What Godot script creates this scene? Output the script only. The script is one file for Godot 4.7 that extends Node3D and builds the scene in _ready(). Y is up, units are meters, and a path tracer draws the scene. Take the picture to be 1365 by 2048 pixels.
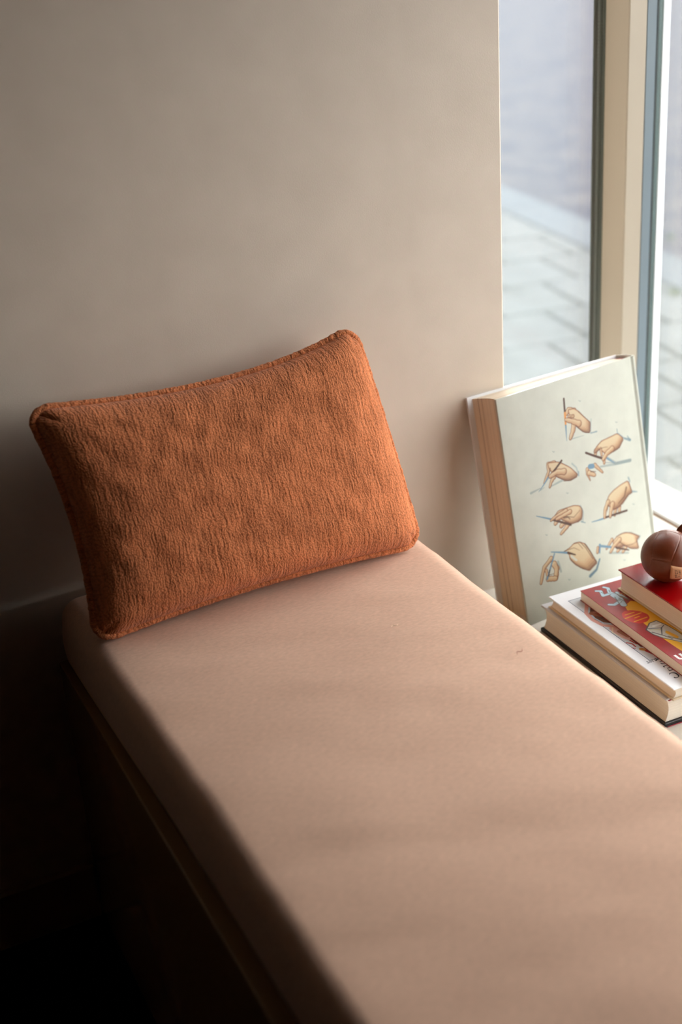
extends Node3D

# ---------- palette used by the printed covers ----------
const OUTLINE := Color(0.28, 0.17, 0.11)
const SKIN := Color(0.70, 0.555, 0.415)
const SKIN_LIGHT := Color(0.75, 0.68, 0.55)
const SKIN_RED := Color(0.58, 0.36, 0.25)
const SHADE_INK := Color(0.40, 0.46, 0.47)
const HANDLE := Color(0.27, 0.17, 0.12)
const AMBER := Color(0.76, 0.50, 0.22)
const STEEL := Color(0.38, 0.50, 0.58)
const CUFF := Color(0.36, 0.45, 0.50)
const PAPER := Color(0.72, 0.728, 0.68)
const YELLOW := Color(0.93, 0.68, 0.08)
const PALE_BLUE := Color(0.72, 0.82, 0.88)
const DARK := Color(0.24, 0.24, 0.25)
const TAUPE := Color(0.5, 0.46, 0.38)
const OLIVE := Color(0.62, 0.6, 0.3)
const STONE := Color(0.8, 0.79, 0.74)
const WHITE_INK := Color(0.95, 0.95, 0.93)
const ORANGE_RED := Color(0.82, 0.16, 0.07)
const NAVY := Color(0.2, 0.27, 0.38)
const PALE_GREY := Color(0.80, 0.82, 0.84)
const UMBER := Color(0.40, 0.20, 0.13)
const SIENNA := Color(0.58, 0.33, 0.22)
const PINK := Color(0.85, 0.62, 0.58)
const CREAM := Color(0.92, 0.86, 0.68)
const CRIMSON := Color(0.68, 0.14, 0.16)

const SILL := 0.32
var rng := RandomNumberGenerator.new()

func _ready() -> void:
	rng.seed = 7
	camera_and_light()
	make_materials()
	build_room()
	build_windows()
	build_outside()
	build_bench()
	build_pillow()
	build_standing_book()
	build_book_stack()
	build_ball()
	build_small_things()

# ---------- camera, sky, exposure ----------
func camera_and_light() -> void:
	var cam := Camera3D.new()
	cam.name = "camera"
	var at := CameraAttributesPhysical.new()
	at.frustum_focal_length = 31.64
	at.frustum_focus_distance = 1.66
	at.frustum_near = 0.05
	at.frustum_far = 200.0
	at.exposure_aperture = 1.9
	cam.attributes = at
	cam.transform = Transform3D(Basis(Vector3(0.8986, -0.0621, 0.4343), Vector3(0.2315, 0.9080, -0.3491), Vector3(-0.3727, 0.4143, 0.8303)).orthonormalized(), Vector3(-0.27, 1.25, 1.5))
	add_child(cam)
	cam.current = true
	var env := Environment.new()
	env.background_mode = Environment.BG_SKY
	var sky := Sky.new()
	var sm := ProceduralSkyMaterial.new()
	sm.sky_top_color = Color(0.62, 0.64, 0.67)
	sm.sky_curve = 0.8
	sm.sky_horizon_color = Color(0.99, 0.98, 0.96)
	sm.ground_bottom_color = Color(0.3, 0.3, 0.3)
	sm.ground_horizon_color = Color(0.6, 0.62, 0.64)
	sm.sky_energy_multiplier = 1.0
	sky.sky_material = sm
	env.sky = sky
	env.tonemap_mode = Environment.TONE_MAPPER_LINEAR
	env.tonemap_exposure = 10.6
	env.sdfgi_enabled = true
	env.ssao_enabled = true
	env.ssil_enabled = true
	var we := WorldEnvironment.new()
	we.name = "world"
	we.environment = env
	add_child(we)

# ---------- naming and tagging ----------
func tag(o: Node3D, label: String, category: String, kind := "", group := "") -> Node3D:
	o.set_meta("label", label)
	o.set_meta("category", category)
	if kind: o.set_meta("kind", kind)
	if group: o.set_meta("group", group)
	return o

func thing(called: String, at: Vector3, label: String, category: String, kind := "", group := "") -> Node3D:
	var o := Node3D.new()
	o.name = called
	o.position = at
	add_child(o, true)
	return tag(o, label, category, kind, group)

func obj(called: String, mesh: Mesh, mat: Material, parent: Node = null, at := Vector3.ZERO) -> MeshInstance3D:
	var o := MeshInstance3D.new()
	o.name = called
	o.mesh = mesh
	o.material_override = mat
	o.position = at
	(parent if parent else self).add_child(o, true)
	return o

# ---------- mesh helpers ----------
func begin() -> SurfaceTool:
	var st := SurfaceTool.new()
	st.begin(Mesh.PRIMITIVE_TRIANGLES)
	return st

func tri(st: SurfaceTool, p: Array, n: Array, uv: Array) -> void:
	var g: Vector3 = (p[1] - p[0]).cross(p[2] - p[0])
	var order := [0, 2, 1] if g.dot(n[0] + n[1] + n[2]) > 0.0 else [0, 1, 2]
	for k in order:
		st.set_normal(n[k])
		st.set_uv(uv[k])
		st.add_vertex(p[k])

func quad(st: SurfaceTool, p: Array, n: Array, uv: Array) -> void:
	tri(st, [p[0], p[1], p[2]], [n[0], n[1], n[2]], [uv[0], uv[1], uv[2]])
	tri(st, [p[0], p[2], p[3]], [n[0], n[2], n[3]], [uv[0], uv[2], uv[3]])

# a box with chamfered edges; lo and hi in the parent's axes; top and bottom carry a planar 0..1 uv
func box_into(st: SurfaceTool, lo: Vector3, hi: Vector3, bevel := 0.002) -> void:
	var c := (lo + hi) / 2.0
	var h := (hi - lo) / 2.0
	var b := minf(bevel, minf(h.x, minf(h.y, h.z)) * 0.8)
	var uvf := func(p: Vector3) -> Vector2: return Vector2((p.x - lo.x) / (hi.x - lo.x), (p.z - lo.z) / (hi.z - lo.z))
	var pt := func(s: Vector3, ax: int) -> Vector3:
		var q := h - Vector3(b, b, b)
		q[ax] = h[ax]
		return c + s * q
	for ax in 3:
		for s in [-1.0, 1.0]:
			var n := Vector3.ZERO
			n[ax] = s
			var a1 := (ax + 1) % 3
			var a2 := (ax + 2) % 3
			var ps := []
			for k in [[-1, -1], [1, -1], [1, 1], [-1, 1]]:
				var sg := Vector3.ONE
				sg[ax] = s
				sg[a1] = k[0]
				sg[a2] = k[1]
				ps.append(pt.call(sg, ax))
			quad(st, ps, [n, n, n, n], ps.map(uvf))
	for ax in 3:
		var a1 := (ax + 1) % 3
		var a2 := (ax + 2) % 3
		for s1 in [-1.0, 1.0]:
			for s2 in [-1.0, 1.0]:
				var sl := Vector3.ONE
				sl[a1] = s1
				sl[a2] = s2
				var sh := sl
				sl[ax] = -1.0
				sh[ax] = 1.0
				var n := Vector3.ZERO
				n[a1] = s1
				n[a2] = s2
				n = n.normalized()
				var ps := [pt.call(sl, a1), pt.call(sh, a1), pt.call(sh, a2), pt.call(sl, a2)]
				quad(st, ps, [n, n, n, n], ps.map(uvf))
	for sx in [-1.0, 1.0]:
		for sy in [-1.0, 1.0]:
			for sz in [-1.0, 1.0]:
				var s := Vector3(sx, sy, sz)
				var n := s.normalized()
				var ps := [pt.call(s, 0), pt.call(s, 1), pt.call(s, 2)]
				tri(st, ps, [n, n, n], ps.map(uvf))

func box(lo: Vector3, hi: Vector3, bevel := 0.002) -> ArrayMesh:
	var st := begin()
	box_into(st, lo, hi, bevel)
	return st.commit()

# extrudes the closed outline (in x, y of the frame) along the frame's z from 0 to length
func extrude(outline: PackedVector2Array, frame: Transform3D, length: float, uvf: Callable) -> ArrayMesh:
	var st := begin()
	var pts := outline
	var area := 0.0
	for i in pts.size(): area += pts[i].cross(pts[(i + 1) % pts.size()])
	if area < 0.0: pts.reverse()
	var cnt := pts.size()
	var en := []
	for i in cnt:
		var d := (pts[(i + 1) % cnt] - pts[i]).normalized()
		en.append(Vector2(d.y, -d.x))
	for i in cnt:
		var j := (i + 1) % cnt
		var np: Vector2 = en[i]
		var n0 := np
		var n1 := np
		if np.dot(en[(i + cnt - 1) % cnt]) > 0.75: n0 = (np + en[(i + cnt - 1) % cnt]).normalized()
		if np.dot(en[j]) > 0.75: n1 = (np + en[j]).normalized()
		var ps := []
		var ns := []
		var us := []
		for k in [[i, 0.0, n0], [j, 0.0, n1], [j, length, n1], [i, length, n0]]:
			var q: Vector2 = pts[k[0]]
			var nn: Vector2 = k[2]
			ps.append(frame * Vector3(q.x, q.y, k[1]))
			ns.append((frame.basis * Vector3(nn.x, nn.y, 0)).normalized())
			us.append(uvf.call(q, k[1] / length))
		quad(st, ps, ns, us)
	var ids := Geometry2D.triangulate_polygon(pts)
	for e in [0.0, length]:
		var n := (frame.basis * Vector3(0, 0, -1.0 if e == 0.0 else 1.0)).normalized()
		for i in range(0, ids.size(), 3):
			var ps := []
			var us := []
			for k in 3:
				var q: Vector2 = pts[ids[i + k]]
				ps.append(frame * Vector3(q.x, q.y, e))
				us.append(uvf.call(q, e / length))
			tri(st, ps, [n, n, n], us)
	return st.commit()

# a smooth surface from a grid of points [row][column], optionally closed along the columns
func grid_into(st: SurfaceTool, g: Array, uvs: Array, closed := false) -> void:
	var base: int = st.get_meta("base") if st.has_meta("base") else 0
	var rows := g.size()
	var cols: int = g[0].size()
	for i in rows:
		for j in cols:
			st.set_uv(uvs[i][j])
			st.add_vertex(g[i][j])
	for i in rows - 1:
		for j in (cols if closed else cols - 1):
			var k := (j + 1) % cols
			var a := base + i * cols + j
			var b := base + i * cols + k
			var c := base + (i + 1) * cols + k
			var d := base + (i + 1) * cols + j
			for q in [a, b, c, a, c, d]: st.add_index(q)
	st.set_meta("base", base + rows * cols)

func finish(st: SurfaceTool) -> ArrayMesh:
	st.generate_normals()
	return st.commit()

# ---------- painting helpers for printed covers ----------
func ink(im: Image, p: Array, r0: float, r1: float, col: Color, al := 1.0) -> void:
	var n := p.size() / 2
	var lo := Vector2(1e9, 1e9)
	var hi := -lo
	var total := 0.0
	var v: PackedVector2Array = []
	for i in n:
		v.append(Vector2(p[2 * i], p[2 * i + 1]))
		lo = lo.min(v[i])
		hi = hi.max(v[i])
		if i: total += v[i].distance_to(v[i - 1])
	var rm := maxf(r0, r1) + 1.5
	for y in range(maxi(0, int(lo.y - rm)), mini(im.get_height(), int(hi.y + rm) + 1)):
		for x in range(maxi(0, int(lo.x - rm)), mini(im.get_width(), int(hi.x + rm) + 1)):
			var q := Vector2(x + 0.5, y + 0.5)
			var best := -1e9
			var run := 0.0
			for i in range(1, n):
				var ab := v[i] - v[i - 1]
				var l := maxf(ab.length(), 0.001)
				var t := clampf((q - v[i - 1]).dot(ab) / (l * l), 0.0, 1.0)
				var f := (run + t * l) / maxf(total, 0.001)
				best = maxf(best, lerpf(r0, r1, f) - q.distance_to(v[i - 1] + ab * t))
				run += l
			var a := clampf(best + 0.5, 0.0, 1.0) * al
			if a > 0.0:
				im.set_pixel(x, y, im.get_pixel(x, y).lerp(col, a))

func polygon(p: Array) -> PackedVector2Array:
	var v: PackedVector2Array = []
	for i in p.size() / 2: v.append(Vector2(p[2 * i], p[2 * i + 1]))
	# one round of corner cutting softens the outline
	var o: PackedVector2Array = []
	for i in v.size():
		var w := v[(i + 1) % v.size()]
		o.append(v[i].lerp(w, 0.16))
		o.append(v[i].lerp(w, 0.84))
	return o

func rim_distance(q: Vector2, v: PackedVector2Array) -> float:
	var d := 1e9
	for i in v.size():
		d = minf(d, q.distance_to(Geometry2D.get_closest_point_to_segment(q, v[i], v[(i + 1) % v.size()])))
	return d

func fill(im: Image, p: Array, col: Color) -> void:
	var v := polygon(p)
	var r := Rect2(v[0], Vector2.ZERO)
	for q in v: r = r.expand(q)
	for y in range(maxi(0, int(r.position.y) - 1), mini(im.get_height(), int(r.end.y) + 2)):
		for x in range(maxi(0, int(r.position.x) - 1), mini(im.get_width(), int(r.end.x) + 2)):
			var q := Vector2(x + 0.5, y + 0.5)
			var d := rim_distance(q, v)
			if not Geometry2D.is_point_in_polygon(q, v): d = -d
			var a := clampf(d + 0.5, 0.0, 1.0)
			if a > 0.0: im.set_pixel(x, y, im.get_pixel(x, y).lerp(col, a))

# an engraved tone: light from the upper left, red-brown rim, pale crown, fine hatching
func skin_tone(d: float, lit: float, x: int, y: int) -> Color:
	var c := OUTLINE.lerp(SKIN_RED, clampf((d + 0.2) / 2.6, 0.0, 1.0)).lerp(SKIN, clampf((d - 1.2) / 8.0, 0.0, 1.0))
	c = c.lerp(SKIN_LIGHT, clampf(lit, 0.0, 1.0) * clampf((d - 2.0) / 7.0, 0.0, 1.0))
	c = c.lerp(SKIN_RED.darkened(0.35), clampf(-lit, 0.0, 1.0) * 0.62)
	var hatch := 0.5 + 0.5 * sin((x * 0.8 + y * 1.3) * 1.1)
	return c.darkened(0.13 * hatch * clampf(0.65 - lit, 0.0, 1.0))

# the palm of a drawn hand
func flesh(im: Image, p: Array) -> void:
	var v := polygon(p)
	var r := Rect2(v[0], Vector2.ZERO)
	for q in v: r = r.expand(q)
	var reach := minf(r.size.x, r.size.y) * 0.5
	for y in range(maxi(0, int(r.position.y) - 3), mini(im.get_height(), int(r.end.y) + 4)):
		for x in range(maxi(0, int(r.position.x) - 3), mini(im.get_width(), int(r.end.x) + 4)):
			var q := Vector2(x + 0.5, y + 0.5)
			var d := rim_distance(q, v)
			if not Geometry2D.is_point_in_polygon(q, v): d = -d
			var a := clampf(d + 1.2, 0.0, 1.0)
			if a <= 0.0: continue
			var dark := 0.0
			var pale := 0.0
			for k in 6:
				var s := reach * (k + 1) / 6.0
				if not Geometry2D.is_point_in_polygon(q + Vector2(0.5, 0.85) * s, v): dark += 1.0 / 6.0
				if not Geometry2D.is_point_in_polygon(q - Vector2(0.5, 0.85) * s, v): pale += 1.0 / 6.0
			im.set_pixel(x, y, im.get_pixel(x, y).lerp(skin_tone(d, 0.75 + 0.2 * pale - 1.5 * dark * dark - 0.25 * dark, x, y), a * 0.97))

# a drawn finger: a tapered chain of capsules with the same tones
func digit(im: Image, p: Array, r0: float, r1: float) -> void:
	var n := p.size() / 2
	var v: PackedVector2Array = []
	var lo := Vector2(1e9, 1e9)
	var hi := -lo
	var total := 0.001
	for i in n:
		v.append(Vector2(p[2 * i], p[2 * i + 1]))
		lo = lo.min(v[i])
		hi = hi.max(v[i])
		if i: total += v[i].distance_to(v[i - 1])
	var rm := maxf(r0, r1) + 3.0
	for y in range(maxi(0, int(lo.y - rm)), mini(im.get_height(), int(hi.y + rm) + 1)):
		for x in range(maxi(0, int(lo.x - rm)), mini(im.get_width(), int(hi.x + rm) + 1)):
			var q := Vector2(x + 0.5, y + 0.5)
			var best := -1e9
			var side := 0.0
			var run := 0.0
			for i in range(1, n):
				var ab := v[i] - v[i - 1]
				var l := maxf(ab.length(), 0.001)
				var t := clampf((q - v[i - 1]).dot(ab) / (l * l), 0.0, 1.0)
				var f := (run + t * l) / total
				var rad := lerpf(r0, r1, f) * (1.0 + 0.07 * cos(f * TAU * 2.5))
				var c := v[i - 1] + ab * t
				var d := rad - q.distance_to(c)
				if d > best:
					best = d
					side = (q - c).dot(Vector2(0.5, 0.85)) / maxf(rad, 0.5)
				run += l
			var a := clampf(best + 1.2, 0.0, 1.0)
			if a > 0.0:
				im.set_pixel(x, y, im.get_pixel(x, y).lerp(skin_tone(best * 1.35, 0.45 - 1.1 * side, x, y), a * 0.97))

func mottle(im: Image, amount: float, freq: float, sd: int) -> void:
	var n := FastNoiseLite.new()
	n.seed = sd
	n.frequency = freq
	n.fractal_octaves = 4
	for y in im.get_height():
		for x in im.get_width():
			var k := 1.0 + amount * n.get_noise_2d(x, y)
			var c := im.get_pixel(x, y)
			im.set_pixel(x, y, Color(c.r * k, c.g * k, c.b * k))

func tex(im: Image) -> ImageTexture:
	im.generate_mipmaps()
	return ImageTexture.create_from_image(im)

# ---------- materials ----------
var M := {}

func mat(called: String, col: Color, rough := 0.6, spec := 0.5) -> StandardMaterial3D:
	var m := StandardMaterial3D.new()
	m.resource_name = called
	m.albedo_color = col
	m.roughness = rough
	m.metallic_specular = spec
	M[called] = m
	return m

func noise_tex(freq: float, sd: int, lo: Color, hi: Color, side := 512, kind := FastNoiseLite.TYPE_SIMPLEX_SMOOTH, octaves := 4) -> NoiseTexture2D:
	var n := FastNoiseLite.new()
	n.noise_type = kind
	n.frequency = freq
	n.seed = sd
	n.fractal_octaves = octaves
	var t := NoiseTexture2D.new()
	t.width = side
	t.height = side
	t.seamless = true
	t.noise = n
	var g := Gradient.new()
	g.set_color(0, lo)
	g.set_color(1, hi)
	t.color_ramp = g
	return t

func relief(m: StandardMaterial3D, t: Texture2D, scale: float) -> void:
	m.heightmap_enabled = true
	m.heightmap_texture = t
	m.heightmap_scale = scale

func planar(m: StandardMaterial3D, scale: Vector3) -> void:
	m.uv1_triplanar = true
	m.uv1_world_triplanar = true
	m.uv1_scale = scale

func make_materials() -> void:
	var m := mat("wall_paint", Color.WHITE, 0.55, 0.35)
	m.albedo_texture = noise_tex(0.006, 3, Color(0.806, 0.757, 0.70), Color(0.833, 0.784, 0.727), 512)
	relief(m, noise_tex(0.28, 11, Color(0.3, 0.3, 0.3), Color(0.7, 0.7, 0.7), 512, FastNoiseLite.TYPE_SIMPLEX_SMOOTH, 2), 0.016)
	planar(m, Vector3(3.0, 3.0, 3.0))
	mat("dark_wall", Color(0.50, 0.35, 0.21), 0.8)
	mat("ceiling_paint", Color(0.50, 0.39, 0.27), 0.9)
	m = mat("carpet", Color(0.05, 0.045, 0.04), 1.0, 0.1)
	relief(m, noise_tex(0.3, 5, Color.BLACK, Color.WHITE, 256), 0.3)
	planar(m, Vector3(6, 6, 6))
	mat("lacquer", Color(0.56, 0.43, 0.27), 0.24, 0.5)
	mat("skirting", Color(0.62, 0.53, 0.40), 0.35, 0.5)
	mat("post_paint", Color(0.71, 0.67, 0.60), 0.45, 0.5)
	mat("sill_paint", Color(0.90, 0.88, 0.84), 0.35, 0.5)
	mat("white_frame", Color(0.92, 0.93, 0.94), 0.3, 0.5)
	mat("bead_grey", Color(0.47, 0.53, 0.565), 0.4, 0.5)
	mat("edge_tape", Color(0.30, 0.33, 0.31), 0.6, 0.3)
	mat("sealant", Color(0.60, 0.47, 0.34), 0.8)
	mat("gasket_blue", Color(0.36, 0.45, 0.54), 0.6)
	mat("outer_grey", Color(0.36, 0.39, 0.36), 0.6)
	mat("rubber", Color(0.06, 0.065, 0.065), 0.8, 0.2)
	m = mat("spacer", Color.WHITE, 0.5, 0.5)
	var sp := Image.create(8, 16, false, Image.FORMAT_RGB8)
	sp.fill(Color(0.26, 0.30, 0.29))
	sp.fill_rect(Rect2i(2, 3, 4, 6), Color(0.03, 0.04, 0.04))
	m.albedo_texture = tex(sp)
	planar(m, Vector3(120, 200, 120))
	mat("spacer_green", Color(0.25, 0.33, 0.32), 0.4, 0.5)
	m = mat("pane_glass", Color(0.92, 1.0, 0.98, 0.04), 0.0, 0.5)
	m.transparency = BaseMaterial3D.TRANSPARENCY_ALPHA
	# bench
	m = mat("linen", Color.WHITE, 0.95, 0.15)
	var li := Image.create(512, 512, false, Image.FORMAT_RGB8)
	var lh := Image.create(512, 512, false, Image.FORMAT_RGB8)
	var n := FastNoiseLite.new()
	n.frequency = 0.05
	n.fractal_octaves = 3
	n.seed = 4
	for y in 512:
		for x in 512:
			var wob := n.get_noise_2d(x * 0.6, y * 0.6)
			var th := 0.5 + 0.25 * sin(TAU * (x / 8.0 + 0.25 * wob)) * (0.6 + 0.4 * sin(TAU * y / 8.0)) + 0.25 * sin(TAU * (y / 8.0 + 0.25 * wob + 0.5 * ((x / 8) % 2)))
			var nub := rng.randf()
			th = clampf(th * 0.7 + 0.3 * nub + 0.25 * wob, 0.0, 1.0)
			var k := 0.92 + 0.10 * th + 0.05 * n.get_noise_2d(x * 0.3 + 900, y * 1.4)
			li.set_pixel(x, y, Color(0.87 * k, 0.717 * k, 0.62 * k))
			lh.set_pixel(x, y, Color(th, th, th))
	m.albedo_texture = tex(li)
	relief(m, tex(lh), 0.016)
	m.rim_enabled = true
	m.rim = 0.35
	m.rim_tint = 0.6
	m.uv1_scale = Vector3(5.0, 5.0, 1)
	# fleece
	m = mat("fleece", Color.WHITE, 1.0, 0.05)
	var fi := Image.create(1024, 768, false, Image.FORMAT_RGB8)
	var fh := Image.create(1024, 768, false, Image.FORMAT_RGB8)
	var cell := FastNoiseLite.new()
	cell.noise_type = FastNoiseLite.TYPE_CELLULAR
	cell.cellular_return_type = FastNoiseLite.RETURN_DISTANCE
	cell.frequency = 0.19
	cell.seed = 8
	cell.fractal_octaves = 2
	var streak := FastNoiseLite.new()
	streak.frequency = 0.06
	streak.seed = 21
	streak.fractal_octaves = 3
	var cloud := FastNoiseLite.new()
	cloud.frequency = 0.006
	cloud.seed = 31
	cloud.fractal_octaves = 3
	for y in 768:
		for x in 1024:
			var lean := x + 8.0 * cloud.get_noise_2d(x, y)
			var c := cell.get_noise_2d(lean, y * 0.7)
			var s := streak.get_noise_2d(lean * 1.5, y * 0.13)
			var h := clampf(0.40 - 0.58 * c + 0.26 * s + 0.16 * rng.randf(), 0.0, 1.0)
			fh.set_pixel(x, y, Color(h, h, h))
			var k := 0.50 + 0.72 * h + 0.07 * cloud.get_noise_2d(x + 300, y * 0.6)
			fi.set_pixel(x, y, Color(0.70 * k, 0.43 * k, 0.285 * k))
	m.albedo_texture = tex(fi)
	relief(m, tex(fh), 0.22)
	m.rim_enabled = true
	m.rim = 0.22
	m.rim_tint = 0.9
	# paper
	m = mat("pages", Color.WHITE, 0.9, 0.2)
	var pg := Image.create(64, 256, false, Image.FORMAT_RGB8)
	for y in 256:
		var tone := 0.93 + 0.07 * rng.randf()
		for x in 64:
			pg.set_pixel(x, y, Color(0.95 * tone, 0.92 * tone, 0.87 * tone))
	m.albedo_texture = tex(pg)
	m = m.duplicate()
	m.resource_name = "aged_pages"
	M["aged_pages"] = m
	var ap := Image.create(64, 256, false, Image.FORMAT_RGB8)
	for y in 256:
		var tone := 0.90 + 0.10 * rng.randf()
		for x in 64: ap.set_pixel(x, y, Color(0.94 * tone, 0.875 * tone, 0.79 * tone))
	for line in 11:
		var y0 := rng.randf_range(10, 245)
		var amp := rng.randf_range(1, 5)
		var ph := rng.randf() * TAU
		for x in 64:
			var yy := int(clampf(y0 + amp * sin(ph + x * TAU / 64.0), 0, 254))
			ap.set_pixel(x, yy, Color(0.5, 0.38, 0.28))
	m.albedo_texture = tex(ap)
	mat("jacket_white", Color(0.90, 0.91, 0.92), 0.3, 0.5)
	mat("jacket_cream", Color(0.75, 0.75, 0.71), 0.35, 0.5)
	mat("jacket_grey", Color(0.80, 0.80, 0.81), 0.35, 0.5)
	mat("board_black", Color(0.06, 0.065, 0.075), 0.45, 0.5)
	mat("crimson", Color(0.60, 0.08, 0.15), 0.4, 0.5)
	mat("red_board", Color(0.60, 0.125, 0.135), 0.4, 0.5)
	mat("dark_red_gloss", Color(0.55, 0.012, 0.03), 0.12, 0.6)
	mat("cream_board", Color(0.85, 0.78, 0.66), 0.6, 0.4)
	mat("print_navy", Color(0.10, 0.15, 0.24), 0.6)
	mat("print_black", Color(0.07, 0.07, 0.07), 0.6)
	mat("print_white", Color(0.93, 0.92, 0.92), 0.5)
	var im := Image.create(1080, 1326, false, Image.FORMAT_RGB8)
	im.fill(PAPER)
	mottle(im, 0.035, 0.006, 6)
	paint_hands(im)
	m = mat("hands_cover", Color.WHITE, 0.3, 0.5)
	m.albedo_texture = tex(im)
	m.texture_repeat = false
	im = Image.create(520, 702, false, Image.FORMAT_RGB8)
	im.fill(Color(0.93, 0.94, 0.95))
	paint_white_cover(im)
	m = mat("white_cover", Color.WHITE, 0.2, 0.5)
	m.albedo_texture = tex(im)
	m.texture_repeat = false
	im = Image.create(510, 750, false, Image.FORMAT_RGB8)
	im.fill(Color(0.60, 0.125, 0.135))
	mottle(im, 0.06, 0.02, 9)
	paint_red_cover(im)
	m = mat("red_cover", Color.WHITE, 0.35, 0.5)
	m.albedo_texture = tex(im)
	m.texture_repeat = false
	# leather
	m = mat("leather", Color.WHITE, 0.38, 0.5)
	m.albedo_texture = noise_tex(0.02, 14, Color(0.36, 0.16, 0.065), Color(0.44, 0.21, 0.09), 256)
	relief(m, noise_tex(0.12, 15, Color(0.35, 0.35, 0.35), Color(0.65, 0.65, 0.65), 256), 0.02)
	planar(m, Vector3(9, 9, 9))
	mat("tag_leather", Color(0.80, 0.62, 0.47), 0.7, 0.3)
	mat("thread", Color(0.86, 0.76, 0.64), 0.9)
	mat("red_thread", Color(0.55, 0.17, 0.14), 0.9)
	# outside
	for k in 4:
		m = mat("concrete_%d" % k, Color(0.385, 0.40, 0.41).darkened(0.02 * k), 0.85, 0.3)
		m.albedo_texture = noise_tex(0.02, 40 + k, Color(0.88, 0.88, 0.88), Color(1, 1, 1), 128)
		planar(m, Vector3(2, 2, 2))
	mat("joint_sand", Color(0.315, 0.33, 0.33), 1.0, 0.1)
	mat("kerb_stone", Color(0.345, 0.365, 0.39), 0.9, 0.2)
	m = mat("clinker", Color.WHITE, 0.9, 0.2)
	m.albedo_texture = noise_tex(0.012, 52, Color(0.245, 0.255, 0.32), Color(0.385, 0.37, 0.385), 512)
	m.detail_enabled = true
	m.detail_blend_mode = BaseMaterial3D.BLEND_MODE_MUL
	m.detail_albedo = noise_tex(0.09, 53, Color(0.72, 0.74, 0.78), Color(1, 1, 0.97), 512)
	planar(m, Vector3(0.5, 0.5, 0.5))
	mat("facade", Color(0.45, 0.40, 0.36), 0.9)
	m = mat("leaf", Color(0.17, 0.25, 0.13), 0.6, 0.4)
	m.backlight_enabled = true
	m.backlight = Color(0.1, 0.14, 0.06)

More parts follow.
